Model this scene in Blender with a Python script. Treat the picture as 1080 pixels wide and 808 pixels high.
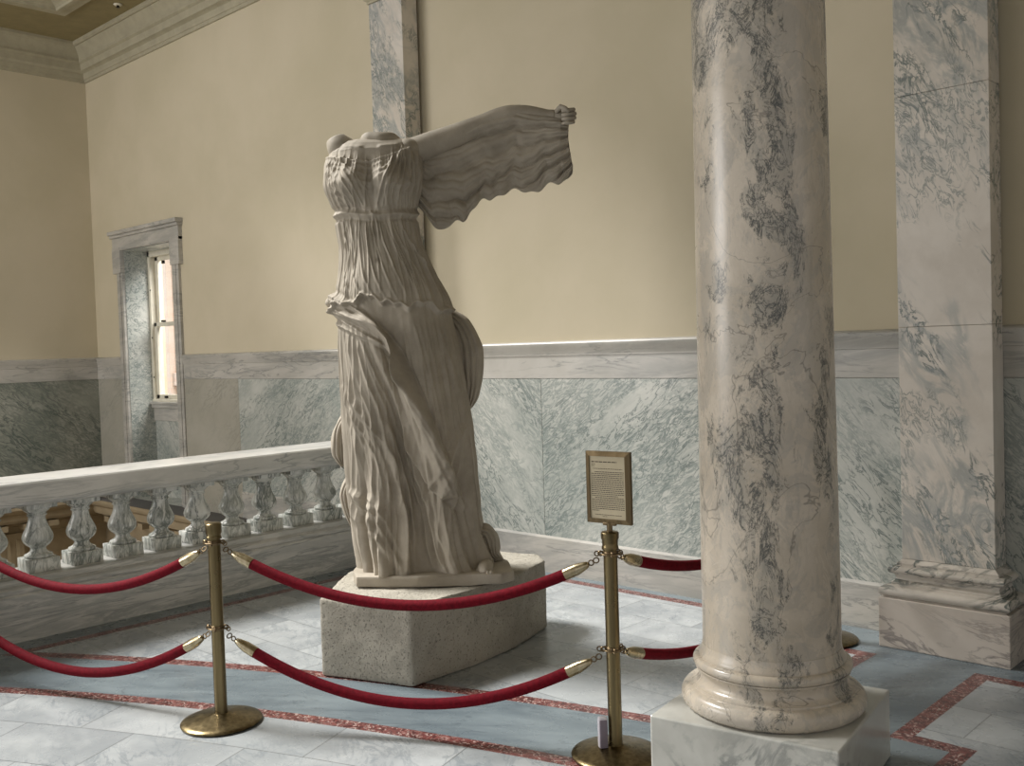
import bpy, bmesh, math, random
import numpy as np
from mathutils import Vector, Matrix
PI = math.pi
random.seed(7)
for o in list(bpy.data.objects): bpy.data.objects.remove(o)
S = bpy.context.scene
COL = S.collection

# ---------------------------------------------------------------- camera
cam = bpy.data.cameras.new('camera'); cam.sensor_width = 36; cam.lens = 1050/1080*36
cam.clip_start = .05; cam.clip_end = 100
co = bpy.data.objects.new('camera', cam); COL.objects.link(co)
Rm = np.array([[0.7243, -0.0020, 0.6895], [0.6887, 0.0480, -0.7234], [-0.0317, 0.9988, 0.0362]])
Uq, _, Vq = np.linalg.svd(Rm); Rm = Uq @ Vq
M = Matrix([list(Rm[0]) + [0], list(Rm[1]) + [0], list(Rm[2]) + [1.75], [0, 0, 0, 1]])
co.matrix_world = M
S.camera = co

# ---------------------------------------------------------------- world, lights, exposure
W = bpy.data.worlds.new('world'); S.world = W; W.use_nodes = True
W.node_tree.nodes['Background'].inputs[0].default_value = (1.0, .975, .96, 1)
W.node_tree.nodes['Background'].inputs[1].default_value = 0.56
S.view_settings.view_transform = 'Standard'; S.view_settings.look = 'None'
S.view_settings.exposure = 0.13; S.view_settings.gamma = 1; S.view_settings.use_curve_mapping = False

def area(name, loc, target, sx, sy, power, color=(1, 1, 1)):
    l = bpy.data.lights.new(name, 'AREA'); l.shape = 'RECTANGLE'; l.size = sx; l.size_y = sy
    l.energy = power; l.color = color
    o = bpy.data.objects.new(name, l); COL.objects.link(o); o.location = loc
    d = Vector(target) - Vector(loc)
    o.rotation_euler = d.to_track_quat('-Z', 'Y').to_euler()
    return o
sl = bpy.data.lights.new('dome_daylight', 'SUN'); sl.energy = 7.4; sl.angle = math.radians(16); sl.color = (1.0, .985, .96)
so_ = bpy.data.objects.new('dome_daylight', sl); COL.objects.link(so_); so_.location = (-12, 0, 8)
so_.rotation_euler = Vector((.62, .22, -.78)).to_track_quat('-Z', 'Y').to_euler()
area('hall_window_daylight', (-10.4, -4.8, 3.5), (-5.0, 3.6, 1.4), 4.5, 3.6, 400, (1, .98, .96))
area('court_daylight', (-9.5, 8.2, 5.5), (-15.0, 8.2, 1.5), 4, 2.5, 800, (1, .98, .96))

# ---------------------------------------------------------------- helpers
def tag(o, label=None, cat=None, group=None, kind=None):
    if label: o['label'] = label
    if cat: o['category'] = cat
    if group: o['group'] = group
    if kind: o['kind'] = kind
    return o
def empty(name, loc, label, cat, group=None, rz=0):
    o = bpy.data.objects.new(name, None); COL.objects.link(o); o.location = loc
    o.rotation_euler = (0, 0, rz); o.empty_display_size = .1
    return tag(o, label, cat, group)
def obj(name, bm, mat, parent=None, smooth=False, angle=None, kind=None):
    """link a bmesh given in the parent's local space"""
    me = bpy.data.meshes.new(name)
    if isinstance(bm, bpy.types.Mesh): me = bm
    else:
        bmesh.ops.recalc_face_normals(bm, faces=bm.faces)
        bm.to_mesh(me); bm.free()
    for m in (mat if isinstance(mat, (list, tuple)) else [mat]): me.materials.append(m)
    if smooth:
        for p in me.polygons: p.use_smooth = True
        if angle: me.set_sharp_from_angle(angle=math.radians(angle))
    o = bpy.data.objects.new(name, me); COL.objects.link(o)
    if parent: o.parent = parent
    if kind: o['kind'] = kind
    return o
def box(bm, x0, x1, y0, y1, z0, z1, bev=0, mi=0, seg=2):
    vs = [bm.verts.new(p) for p in [(x0,y0,z0),(x1,y0,z0),(x1,y1,z0),(x0,y1,z0),(x0,y0,z1),(x1,y0,z1),(x1,y1,z1),(x0,y1,z1)]]
    fs = [bm.faces.new([vs[i] for i in q]) for q in [(3,2,1,0),(4,5,6,7),(0,1,5,4),(1,2,6,5),(2,3,7,6),(3,0,4,7)]]
    for f in fs: f.material_index = mi
    if bev:
        es = list({e for f in fs for e in f.edges})
        bmesh.ops.bevel(bm, geom=es, offset=bev, segments=seg, profile=.5, affect='EDGES')
def prism(bm, pts, z0, z1, bev=0):
    lo = [bm.verts.new((x, y, z0)) for x, y in pts]; hi = [bm.verts.new((x, y, z1)) for x, y in pts]
    n = len(pts)
    fs = [bm.faces.new(lo[::-1]), bm.faces.new(hi)] + [bm.faces.new([lo[i], lo[(i+1) % n], hi[(i+1) % n], hi[i]]) for i in range(n)]
    if bev:
        es = list({e for f in fs for e in f.edges})
        bmesh.ops.bevel(bm, geom=es, offset=bev, segments=2, profile=.5, affect='EDGES')
def lathe(bm, prof, n=48, cx=0, cy=0, cap=True):
    rings = []
    for r, z in prof:
        rings.append([bm.verts.new((cx + r*math.cos(2*PI*k/n), cy + r*math.sin(2*PI*k/n), z)) for k in range(n)])
    for a, b in zip(rings, rings[1:]):
        for k in range(n): bm.faces.new([a[k], a[(k+1) % n], b[(k+1) % n], b[k]])
    if cap:
        bm.faces.new(rings[0][::-1]); bm.faces.new(rings[-1])
def arc(cx, cz, r, a0, a1, n=8, rz=None):
    rz = rz or r
    return [(cx + r*math.cos(math.radians(a0 + (a1-a0)*i/n)), cz + rz*math.sin(math.radians(a0 + (a1-a0)*i/n))) for i in range(n+1)]
def sweep(bm, prof, path, closed=False):
    """profile of (offset outward, z) swept along a polyline path of (x,y); outward = right hand of the travel direction"""
    n = len(path); rings = []
    for i in range(n):
        p = Vector(path[i])
        dirs = []
        if i > 0 or closed: dirs.append((p - Vector(path[i-1])).normalized())
        if i < n-1 or closed: dirs.append((Vector(path[(i+1) % n]) - p).normalized())
        ns = [Vector((d.y, -d.x)) for d in dirs]
        if len(ns) == 2:
            m = (ns[0] + ns[1]); m = m / (m.dot(ns[0]))
        else: m = ns[0]
        rings.append([bm.verts.new((p.x + m.x*o, p.y + m.y*o, z)) for o, z in prof])
    k = len(prof)
    pairs = list(zip(rings, rings[1:])) + ([(rings[-1], rings[0])] if closed else [])
    for a, b in pairs:
        for j in range(k): bm.faces.new([a[j], a[(j+1) % k], b[(j+1) % k], b[j]])
    if not closed:
        bm.faces.new(rings[0]); bm.faces.new(rings[-1][::-1])
def tube(bm, pts, rad, n=12, cap=True):
    """tube along 3D points, rad scalar or list"""
    pts = [Vector(p) for p in pts]; N = len(pts)
    rad = rad if isinstance(rad, (list, tuple)) else [rad]*N
    rings = []; up = None
    for i in range(N):
        d = (pts[min(i+1, N-1)] - pts[max(i-1, 0)]).normalized()
        if up is None:
            up = Vector((0, 0, 1)) if abs(d.z) < .9 else Vector((1, 0, 0))
        a = (up - d*up.dot(d)).normalized(); b = d.cross(a); up = a
        rings.append([bm.verts.new(pts[i] + (a*math.cos(2*PI*k/n) + b*math.sin(2*PI*k/n))*rad[i]) for k in range(n)])
    for p, q in zip(rings, rings[1:]):
        for k in range(n): bm.faces.new([p[k], p[(k+1) % n], q[(k+1) % n], q[k]])
    if cap:
        bm.faces.new(rings[0][::-1]); bm.faces.new(rings[-1])
def ring(bm, c, ax, R, r, n=24, m=8):
    """torus around axis ax at c"""
    ax = Vector(ax).normalized(); a = ax.orthogonal().normalized(); b = ax.cross(a); c = Vector(c)
    rows = []
    for i in range(n):
        t = 2*PI*i/n; d = a*math.cos(t) + b*math.sin(t)
        rows.append([bm.verts.new(c + d*(R + r*math.cos(2*PI*k/m)) + ax*(r*math.sin(2*PI*k/m))) for k in range(m)])
    for i in range(n):
        p, q = rows[i], rows[(i+1) % n]
        for k in range(m): bm.faces.new([p[k], p[(k+1) % m], q[(k+1) % m], q[k]])
def lin(c): return tuple(((v/255)/12.92 if v/255 <= .04045 else ((v/255+.055)/1.055)**2.4) for v in c)

# ---------------------------------------------------------------- materials
class NT:
    def __init__(s, name):
        s.m = bpy.data.materials.new(name); s.m.use_nodes = True; s.t = s.m.node_tree
        s.b = s.t.nodes['Principled BSDF']
    def n(s, typ, **kw):
        x = s.t.nodes.new(typ)
        for k, v in kw.items(): setattr(x, k, v)
        return x
    def put(s, sock, v):
        if isinstance(v, bpy.types.NodeSocket): s.t.links.new(v, sock)
        elif isinstance(v, tuple) and len(v) == 3 and sock.type == 'RGBA': sock.default_value = v + (1,)
        else: sock.default_value = v
    def math(s, op, a, b=None, c=None, clamp=False):
        x = s.n('ShaderNodeMath', operation=op, use_clamp=clamp)
        for i, v in enumerate((a, b, c)):
            if v is not None: s.put(x.inputs[i], v)
        return x.outputs[0]
    def mix(s, f, a, b, blend='MIX'):
        x = s.n('ShaderNodeMix', data_type='RGBA', blend_type=blend)
        s.put(x.inputs[0], f); s.put(x.inputs[6], a); s.put(x.inputs[7], b)
        return x.outputs[2]
    def ramp(s, v, a, b, to0=0., to1=1., smooth=True):
        x = s.n('ShaderNodeMapRange', interpolation_type='SMOOTHSTEP' if smooth else 'LINEAR')
        s.put(x.inputs[0], v); x.inputs[1].default_value = a; x.inputs[2].default_value = b
        x.inputs[3].default_value = to0; x.inputs[4].default_value = to1
        return x.outputs[0]
    def coords(s, rand=False):
        v = s.n('ShaderNodeTexCoord').outputs['Object']
        if rand:
            r = s.n('ShaderNodeObjectInfo').outputs['Random']
            c = s.n('ShaderNodeCombineXYZ'); s.put(c.inputs[0], s.math('MULTIPLY', r, 7.)); s.put(c.inputs[1], s.math('MULTIPLY', r, 13.)); s.put(c.inputs[2], s.math('MULTIPLY', r, 5.))
            a = s.n('ShaderNodeVectorMath', operation='ADD'); s.put(a.inputs[0], v); s.put(a.inputs[1], c.outputs[0]); v = a.outputs[0]
        return v
    def xf(s, v, rot=(0, 0, 0), scale=(1, 1, 1), loc=(0, 0, 0)):
        a = s.n('ShaderNodeMapping'); s.put(a.inputs[0], v); a.inputs[2].default_value = tuple(math.radians(r) for r in rot)
        b = s.n('ShaderNodeMapping'); s.put(b.inputs[0], a.outputs[0]); b.inputs[3].default_value = scale; b.inputs[1].default_value = loc
        return b.outputs[0]
    def noise(s, v, scale, detail=6, rough=.6, dist=0.):
        x = s.n('ShaderNodeTexNoise'); s.put(x.inputs['Vector'], v)
        x.inputs['Scale'].default_value = scale; x.inputs['Detail'].default_value = detail
        x.inputs['Roughness'].default_value = rough; x.inputs['Distortion'].default_value = dist
        return x.outputs[0]
    def bump(s, h, strength=.3, dist=.01):
        x = s.n('ShaderNodeBump'); s.put(x.inputs['Height'], h); x.inputs['Strength'].default_value = strength
        x.inputs['Distance'].default_value = dist; s.put(s.b.inputs['Normal'], x.outputs[0])
    def vein(s, v, scale, width, detail=6, rough=.6, dist=.5, mask=None):
        n = s.noise(v, scale, detail, rough, dist)
        a = s.math('ABSOLUTE', s.math('SUBTRACT', n, .5))
        r = s.ramp(a, 0, width, 1, 0)
        return r if mask is None else s.math('MULTIPLY', r, mask)
    def fin(s, color, rough=.5, metal=0., spec=.5):
        s.put(s.b.inputs['Base Color'], color); s.put(s.b.inputs['Roughness'], rough)
        s.b.inputs['Metallic'].default_value = metal; s.b.inputs['Specular IOR Level'].default_value = spec
        return s.m

def marble(name, c0, c1, veins, rough=.25, rand=False, cloud=1.5, spec=.5, cl=(.35, .65)):
    """c0/c1 cloud between; veins: (colour, strength, scale, width, rot, stretch, dist, mask_scale, mask_lo, mask_hi)"""
    t = NT(name); v = t.coords(rand)
    c = t.mix(t.ramp(t.noise(v, cloud, 5, .6, .3), *cl), c0, c1)
    for i, (vc, st, sc, w, rot, stre, dist, ms, m0, m1) in enumerate(veins):
        vv = t.xf(v, rot, stre, (i*3.1, i*1.7, i*2.3))
        mk = t.ramp(t.noise(vv, ms, 4, .6, .4), m0, m1)
        f = t.math('MULTIPLY', t.vein(vv, sc, w, 7, .62, dist, mk), st)
        c = t.mix(f, c, vc)
    return t.fin(c, rough, 0, spec)

def plaster():
    t = NT('cream_plaster'); v = t.coords()
    n = t.noise(v, .7, 5, .6, .2); n2 = t.noise(v, 60, 3, .6)
    c = t.mix(t.ramp(n, .3, .7), lin((192, 182, 156)), lin((202, 191, 167)))
    t.bump(n2, .08, .004)
    return t.fin(c, .75, 0, .25)
def plain(name, c, rough=.6, metal=0., bumps=0., spec=.4):
    t = NT(name); v = t.coords()
    c2 = tuple(x*.85 for x in c)
    col = t.mix(t.ramp(t.noise(v, 6, 5, .65, .3), .3, .7), c2, c)
    if bumps: t.bump(t.noise(v, 80, 4, .6), bumps, .004)
    return t.fin(col, rough, metal, spec)

GREY = lin((92, 104, 100)); 
M_trim = marble('pale_grey_marble', lin((176, 172, 163)), lin((192, 188, 180)),
    [(lin((112, 114, 112)), .7, 3.0, .035, (0, 0, 0), (.5, .5, 3.2), .9, 1.2, .35, .6),
     (lin((140, 140, 136)), .6, 1.2, .10, (0, 8, 0), (.4, .4, 2.6), .6, 1, .3, .6)], .3)
M_rail = marble('rail_white_marble', lin((190, 188, 182)), lin((206, 204, 199)),
    [(lin((122, 126, 126)), .7, 3.0, .03, (0, 0, 0), (.9, .3, 3.2), .9, 1.2, .35, .6),
     (lin((150, 152, 150)), .6, 5, .10, (0, 8, 0), (.6, .3, 2.6), .6, 1, .3, .6)], .3)
M_panelA = marble('green_veined_marble', lin((172, 175, 168)), lin((196, 196, 188)),
    [(lin((84, 98, 96)), .85, 10, .042, (0, 38, 0), (.55, 1, 1.7), .8, 2.2, .36, .6),
     (lin((120, 131, 127)), .7, 16, .10, (0, 32, 0), (.55, 1, 1.6), 1.0, 1.5, .35, .6)], .28)
M_panelB = marble('green_veined_marble_mirrored', lin((172, 175, 168)), lin((196, 196, 188)),
    [(lin((84, 98, 96)), .85, 10, .042, (0, -48, 0), (.55, 1, 1.7), .8, 2.2, .36, .6),
     (lin((120, 131, 127)), .7, 16, .10, (0, -42, 0), (.55, 1, 1.6), 1.0, 1.5, .35, .6)], .28)
M_panelD = marble('dark_veined_marble', lin((128, 131, 120)), lin((158, 158, 146)),
    [(lin((62, 72, 68)), .8, 8, .06, (40, 0, 0), (1, .5, 1.7), .8, 1.2, .36, .56),
     (lin((76, 86, 80)), .6, 15, .10, (30, 0, 0), (1, .5, 1.6), 1.0, 1.3, .35, .6)], .35)
M_panelP = marble('plain_beige_marble', lin((160, 156, 143)), lin((172, 168, 156)),
    [(lin((124, 124, 116)), .5, 10, .06, (0, 35, 0), (.5, 1, 1.5), .8, 1.6, .36, .6)], .3)
M_col = None
def column_mat():
    t = NT('column_marble'); v = t.coords()
    sep = t.n('ShaderNodeSeparateXYZ'); t.put(sep.inputs[0], v); X, Y, Z = sep.outputs
    # position around the shaft: sideways distance as seen from the stair side of the hall
    S_ = t.math('DIVIDE', t.math('ADD', t.math('MULTIPLY', X, .831), t.math('MULTIPLY', Y, .557)), .27)
    c = t.mix(t.ramp(t.noise(v, 2.2, 6, .62, .5), .35, .65), lin((188, 177, 160)), lin((209, 198, 182)))
    fl = t.noise(t.xf(v, (0, 0, 0), (1, 1, .8), (4, 4, 4)), 6, 7, .65, 1.0)
    c = t.mix(t.math('MULTIPLY', t.ramp(fl, .50, .54), .38), c, lin((168, 163, 154)))
    c = t.mix(t.math('MULTIPLY', t.ramp(t.noise(t.xf(v, (0, 0, 0), (1, 1, .5), (9, 2, 4)), 14, 8, .7, 1.2), .54, .60), .30), c, lin((160, 158, 152)))
    vv = t.xf(v, (0, 0, 0), (1.0, 1.0, .55), (1.3, .2, 0))
    wob = t.math('MULTIPLY', t.math('SUBTRACT', t.noise(t.xf(v, (0, 0, 0), (.01, .01, 1), (3, 3, 1)), .9, 2, .5), .5), 1.3)
    cl = t.noise(vv, 5.0, 8, .68, .9)
    def streak(c0, w, lo, hi):
        d = t.math('ABSOLUTE', t.math('SUBTRACT', t.math('SUBTRACT', S_, c0), wob))
        return t.ramp(d, w*.25, w, 1, 0)
    st = t.math('MAXIMUM', streak(-.18, .62, 0, 1), t.math('MULTIPLY', streak(.88, .22, 0, 1), .8))
    st = t.math('MAXIMUM', st, t.math('MULTIPLY', t.math('MULTIPLY', streak(-.85, .4, 0, 1), t.ramp(Z, 2.2, 2.9)), .9))
    fld = t.math('ADD', cl, t.math('MULTIPLY', t.math('SUBTRACT', st, .58), .13))
    mask = t.ramp(fld, .52, .60)
    c = t.mix(t.math('MULTIPLY', mask, .42), c, lin((142, 140, 132)))
    rag = t.vein(vv, 8, .030, 10, .72, 1.5, t.ramp(fld, .47, .56))
    c = t.mix(t.math('MULTIPLY', rag, .9), c, lin((58, 63, 62)))
    rag2 = t.vein(t.xf(v, (0, 15, 0), (1, 1, .6), (7, 1, 3)), 18, .035, 6, .7, 1.2, t.ramp(fld, .50, .6))
    c = t.mix(t.math('MULTIPLY', rag2, .75), c, lin((76, 80, 80)))
    v3 = t.xf(v, (20, 25, 0), (1, 1, .7), (5, 1, 2))
    c = t.mix(t.math('MULTIPLY', t.vein(v3, 1.9, .005, 5, .55, .8), .55), c, lin((96, 92, 86)))
    return t.fin(c, t.ramp(cl, .3, .7, .24, .34), 0, .5)
M_col = column_mat()
M_pil = marble('pilaster_marble', lin((196, 187, 174)), lin((212, 204, 192)),
    [(lin((84, 98, 96)), .85, 8.0, .045, (0, 28, 0), (1.3, 1, .55), 1.1, 2.2, .49, .58),
     (lin((140, 146, 144)), .7, 4.5, .10, (0, 28, 0), (1.3, 1, .5), .9, 1.6, .46, .6),
     (lin((110, 120, 116)), .7, 14.0, .05, (0, 24, 0), (1.3, 1, .6), 1.1, 1.9, .52, .6)], .2, cloud=2)
M_pilbase = marble('pilaster_base_marble', lin((178, 170, 158)), lin((204, 197, 186)),
    [(lin((66, 78, 74)), .9, 5, .07, (0, 12, 0), (.6, .6, 2.2), 1.2, 2, .42, .58)], .25)
M_pilplinth = marble('pilaster_plinth_marble', lin((176, 166, 154)), lin((192, 183, 172)),
    [(lin((104, 98, 96)), .8, 3.2, .03, (0, -14, 0), (.55, .55, 2.4), 1.0, 1.5, .36, .6)], .3)
M_plinth = marble('column_plinth_marble', lin((176, 175, 168)), lin((205, 205, 198)),
    [(lin((120, 124, 122)), .7, 2.4, .05, (20, 30, 20), (1, .6, 1.2), .9, 1.2, .40, .62)], .22)
M_bal = marble('baluster_marble', lin((196, 197, 190)), lin((226, 226, 220)),
    [(lin((88, 98, 94)), .8, 8, .06, (8, 10, 0), (1.4, 1.4, .32), .9, 1.2, .36, .56),
     (lin((120, 126, 118)), .6, 16, .10, (8, 10, 0), (1.4, 1.4, .32), .8, 1.2, .35, .6)], .25, rand=True, cloud=5)

def stone(name, c0, c1, pit=1.0, rough=.85, fine=90):
    t = NT(name); v = t.coords()
    c = t.mix(t.ramp(t.noise(v, 3.2, 6, .65, .4), .3, .7), c0, c1)
    sp = t.ramp(t.noise(v, fine, 3, .6, 0), .58, .66)
    c = t.mix(t.math('MULTIPLY', sp, .45*pit, clamp=True), c, tuple(x*.45 for x in c0))
    h = t.math('SUBTRACT', t.noise(v, 28, 6, .7), t.math('MULTIPLY', sp, 1.2*pit))
    t.bump(h, .35*pit+.08, .008)
    return t.fin(c, rough, 0, .25)
M_statue = stone('aged_statue_stone', lin((150, 142, 128)), lin((174, 165, 150)), .18, .7, 60)
M_rough = stone('rough_pitted_stone', lin((146, 141, 129)), lin((176, 170, 157)), 1.5, .9, 95)

def floor_mat():
    t = NT('inlaid_marble_floor'); v = t.coords()
    sep = t.n('ShaderNodeSeparateXYZ'); t.put(sep.inputs[0], v); X, Y = sep.outputs[0], sep.outputs[1]
    mx = lambda a, b: t.math('MAXIMUM', a, b); mn = lambda a, b: t.math('MINIMUM', a, b)
    sub = lambda a, b: t.math('SUBTRACT', a, b)
    dx, dy = sub(X, .2), sub(Y, -8.1)
    r = t.math('SQRT', t.math('ADD', t.math('MULTIPLY', dx, dx), t.math('MULTIPLY', dy, dy)))
    A = sub(12.175, r)
    F1 = mx(mx(sub(-6.29, X), sub(Y, 5.57)), mx(sub(X, -2.36), A))
    F1 = mx(F1, mn(sub(X, -3.0), sub(Y, 5.23)))
    F2 = mx(mx(sub(-1.76, X), sub(Y, 5.23)), A)
    F2 = mx(F2, mn(sub(-1.50, X), sub(4.24, Y)))
    F3 = sub(r, 11.59)
    F = mn(F1, mn(F2, F3))
    band = t.ramp(t.math('ABSOLUTE', F), .041, .043, 1, 0)
    white = t.math('LESS_THAN', F, 0.)
    inner = t.math('LESS_THAN', F3, 0.)
    # tiles: polar inside the ring, square elsewhere
    ang = t.math('MULTIPLY', t.math('ARCTAN2', dy, dx), 11.3)
    def cell(a, b, w, h, off):
        row = t.math('FLOOR', t.math('DIVIDE', b, h))
        a2 = t.math('ADD', t.math('DIVIDE', a, w), t.math('MULTIPLY', t.math('MODULO', t.math('ABSOLUTE', row), 2.), off))
        col = t.math('FLOOR', a2)
        fa = t.math('SUBTRACT', a2, col); fb = t.math('SUBTRACT', t.math('DIVIDE', b, h), row)
        ea = t.math('MULTIPLY', t.math('MINIMUM', fa, t.math('SUBTRACT', 1., fa)), w)
        eb = t.math('MULTIPLY', t.math('MINIMUM', fb, t.math('SUBTRACT', 1., fb)), h)
        seam = t.math('LESS_THAN', t.math('MINIMUM', ea, eb), .0028)
        idv = t.n('ShaderNodeCombineXYZ'); t.put(idv.inputs[0], col); t.put(idv.inputs[1], row)
        wn = t.n('ShaderNodeTexWhiteNoise', noise_dimensions='2D'); t.put(wn.inputs['Vector'], idv.outputs[0])
        return seam, wn
    s1, w1 = cell(X, t.math('ADD', Y, .30), .62, .36, .5)
    s2, w2 = cell(ang, r, .62, .40, .5)
    seam = t.math('ADD', t.math('MULTIPLY', s1, sub(1., inner)), t.math('MULTIPLY', s2, inner), clamp=True)
    mixc = t.mix(inner, w1.outputs['Color'], w2.outputs['Color'])
    sc = t.n('ShaderNodeSeparateColor'); t.put(sc.inputs[0], mixc)
    off = t.n('ShaderNodeVectorMath', operation='SCALE'); t.put(off.inputs[0], mixc); off.inputs['Scale'].default_value = 9
    ad = t.n('ShaderNodeVectorMath', operation='ADD'); t.put(ad.inputs[0], v); t.put(ad.inputs[1], off.outputs[0]); vt = ad.outputs[0]
    cw = t.mix(t.ramp(t.noise(vt, 1.6, 6, .6, .5), .35, .65), lin((138, 142, 144)), lin((170, 173, 173)))
    cw = t.mix(t.math('MULTIPLY', sc.outputs[0], .28), cw, lin((132, 139, 142)))
    vv = t.xf(vt, (0, 0, 28), (.6, 1.8, 1))
    cw = t.mix(t.math('MULTIPLY', t.vein(vv, 4.0, .04, 8, .65, 1.3, t.ramp(t.noise(vt, 1.8, 3), .4, .6)), .5), cw, lin((104, 112, 118)))
    # blue grey slate coloured marble
    vs = t.xf(v, (0, 0, -35), (.5, 2, 1))
    cs = t.mix(t.ramp(t.noise(vs, 1.8, 7, .65, .8), .3, .7), lin((88, 98, 104)), lin((116, 126, 130)))
    cs = t.mix(t.math('MULTIPLY', t.vein(vs, 2.0, .012, 5, .6, .9), .5), cs, lin((70, 78, 84)))
    # red breccia band
    vo = t.n('ShaderNodeTexVoronoi'); t.put(vo.inputs['Vector'], v); vo.inputs['Scale'].default_value = 34; vo.inputs['Randomness'].default_value = 1
    nb = t.noise(v, 22, 6, .75, 1.8)
    cb = t.mix(t.ramp(nb, .44, .56), lin((68, 34, 34)), lin((112, 64, 60)))
    cb = t.mix(t.ramp(t.noise(v, 30, 5, .7, 2.2), .55, .60), cb, lin((172, 152, 144)))
    c = t.mix(white, cs, cw)
    c = t.mix(t.math('MULTIPLY', t.math('MULTIPLY', seam, white), .75), c, lin((84, 86, 86)))
    c = t.mix(band, c, cb)
    return t.fin(c, t.ramp(t.noise(v, 5, 4), .3, .7, .22, .34), 0, .45)
M_floor = floor_mat()
M_plaster = plaster()
M_ceil = plain('olive_ceiling_paint', lin((146, 134, 98)), .8)
M_corn = plain('cornice_plaster', lin((172, 165, 142)), .7)
M_tan = plain('tan_painted_stone', lin((164, 148, 120)), .7, bumps=.1)
M_slate = plain('dark_slate_ledge', lin((92, 90, 88)), .6)
def brass_mat(name, c0, c1, rough):
    t = NT(name); v = t.coords()
    n = t.noise(t.xf(v, (0, 0, 0), (40, 40, 1.2)), 1.0, 4, .6)
    c = t.mix(t.ramp(n, .3, .7), c0, c1)
    return t.fin(c, t.ramp(t.noise(v, 20, 3), .3, .7, rough, rough+.1), 1.0, .5)
M_brass = brass_mat('antique_brass', lin((98, 86, 60)), lin((130, 116, 86)), .27)
M_brassl = brass_mat('polished_brass', lin((160, 146, 116)), lin((190, 178, 150)), .24)
M_bronze = brass_mat('bronze_frame', lin((104, 90, 68)), lin((128, 112, 86)), .34)
M_dark = plain('dark_rubber', lin((22, 20, 20)), .7)
M_chain = brass_mat('tarnished_chain', lin((98, 84, 64)), lin((130, 112, 86)), .3)
def velvet():
    t = NT('red_velvet'); v = t.coords()
    c = t.mix(t.ramp(t.noise(v, 60, 4, .7), .3, .7), lin((84, 8, 20)), lin((108, 14, 28)))
    t.bump(t.noise(v, 220, 3, .6), .25, .002)
    t.b.inputs['Sheen Weight'].default_value = .0; t.b.inputs['Sheen Roughness'].default_value = .35
    t.b.inputs['Sheen Tint'].default_value = (1., .35, .4, 1)
    return t.fin(c, .8, 0, .10)
M_velvet = velvet()
M_paper = plain('printed_paper', lin((192, 180, 152)), .6)
M_ink = plain('ink', lin((70, 62, 52)), .7)
M_whitep = plain('white_painted_wood', lin((226, 220, 202)), .5)
M_plastic = plain('white_plastic', lin((226, 222, 230)), .4)
M_plasticg = plain('grey_plastic', lin((128, 118, 130)), .5)
M_metal = plain('dark_metal', lin((48, 44, 40)), .4, .8)
def glass():
    t = NT('window_glass')
    tr = t.n('ShaderNodeBsdfTransparent'); gl = t.n('ShaderNodeBsdfGlossy'); gl.inputs['Roughness'].default_value = .03
    mx = t.n('ShaderNodeMixShader')
    mx.inputs[0].default_value = .07; t.put(mx.inputs[1], tr.outputs[0]); t.put(mx.inputs[2], gl.outputs[0])
    t.put(t.t.nodes['Material Output'].inputs[0], mx.outputs[0])
    return t.m
M_glass = glass()
def brick():
    t = NT('pale_brick'); v = t.coords()
    b = t.n('ShaderNodeTexBrick'); t.put(b.inputs['Vector'], t.xf(v, (90, 0, 0)))
    b.inputs['Color1'].default_value = lin((224, 196, 178)) + (1,); b.inputs['Color2'].default_value = lin((232, 212, 196)) + (1,)
    b.inputs['Mortar'].default_value = lin((214, 206, 196)) + (1,); b.inputs['Scale'].default_value = 2.2; b.inputs['Mortar Size'].default_value = .012
    return t.fin(t.mix(t.ramp(t.noise(v, 1.2, 4), .35, .65), b.outputs[0], lin((226, 216, 206))), .9)
M_brick = brick()
def emit(name, c, s):
    t = NT(name); t.put(t.b.inputs['Emission Color'], c); t.b.inputs['Emission Strength'].default_value = s
    return t.fin(c, .5)
M_sky = M_glass

# ================================================================ THE SETTING
XF, YW, ZC = -12.93, 5.72, 5.78          # left wall, back wall plane, ceiling
# floor of the gallery
bm = bmesh.new(); box(bm, -6.93, 6, -6, YW+.02, -.5, 0)
obj('floor', bm, M_floor, kind='structure')
# narrow ledges of the stair well at floor height + lower cornice
def cornice_low(o):          # outward profile, closed
    return [(0, 0), (.36, 0), (.36, -.035), (.34, -.035), (.33, -.07), (.29, -.10), (.27, -.10), (.27, -.17), (.25, -.17), (.25, -.20), (.12, -.22), (.12, -.25), (.06, -.27), (.05, -.36), (0, -.38)]
bm = bmesh.new()
sweep(bm, cornice_low(0), [(XF, -5), (XF, YW), (-6.9, YW)])
obj('trim_1', bm, M_tan, kind='structure')
bm = bmesh.new()
box(bm, -12.56, -6.95, YW-.345, YW-.02, .0005, .006); box(bm, XF+.02, XF+.345, -5, YW-.345, .0005, .006)
obj('trim_2', bm, M_slate, kind='structure')
# lower walls with pilaster strips and panel mouldings
bm = bmesh.new()
box(bm, XF-.2, -6.9, YW, YW+.2, -3.6, 0)
box(bm, XF-.2, XF, -5, YW+.2, -3.6, 0)
box(bm, -6.98, -6.88, -5, YW, -3.6, -.5)
sweep(bm, [(0, -.80), (.07, -.80), (.09, -.84), (.05, -.88), (.04, -.95), (0, -.96)], [(XF, -5), (XF, YW), (-6.9, YW)])
sweep(bm, [(0, -1.25), (.04, -1.25), (.05, -1.31), (0, -1.33)], [(XF, -5), (XF, YW), (-6.9, YW)])
y = 3.9
for y0 in (4.35, 2.6, .8):
    box(bm, XF, XF+.10, y0-.30, y0+.30, -.80, -.34, .006)
    for k in range(5): box(bm, XF+.10, XF+.118, y0-.24+k*.11, y0-.195+k*.11, -.74, -.42, .006)
for y0 in np.arange(-.2, 5.2, .30): box(bm, XF+.1, XF+.25, y0, y0+.12, -.29, -.22)
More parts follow.
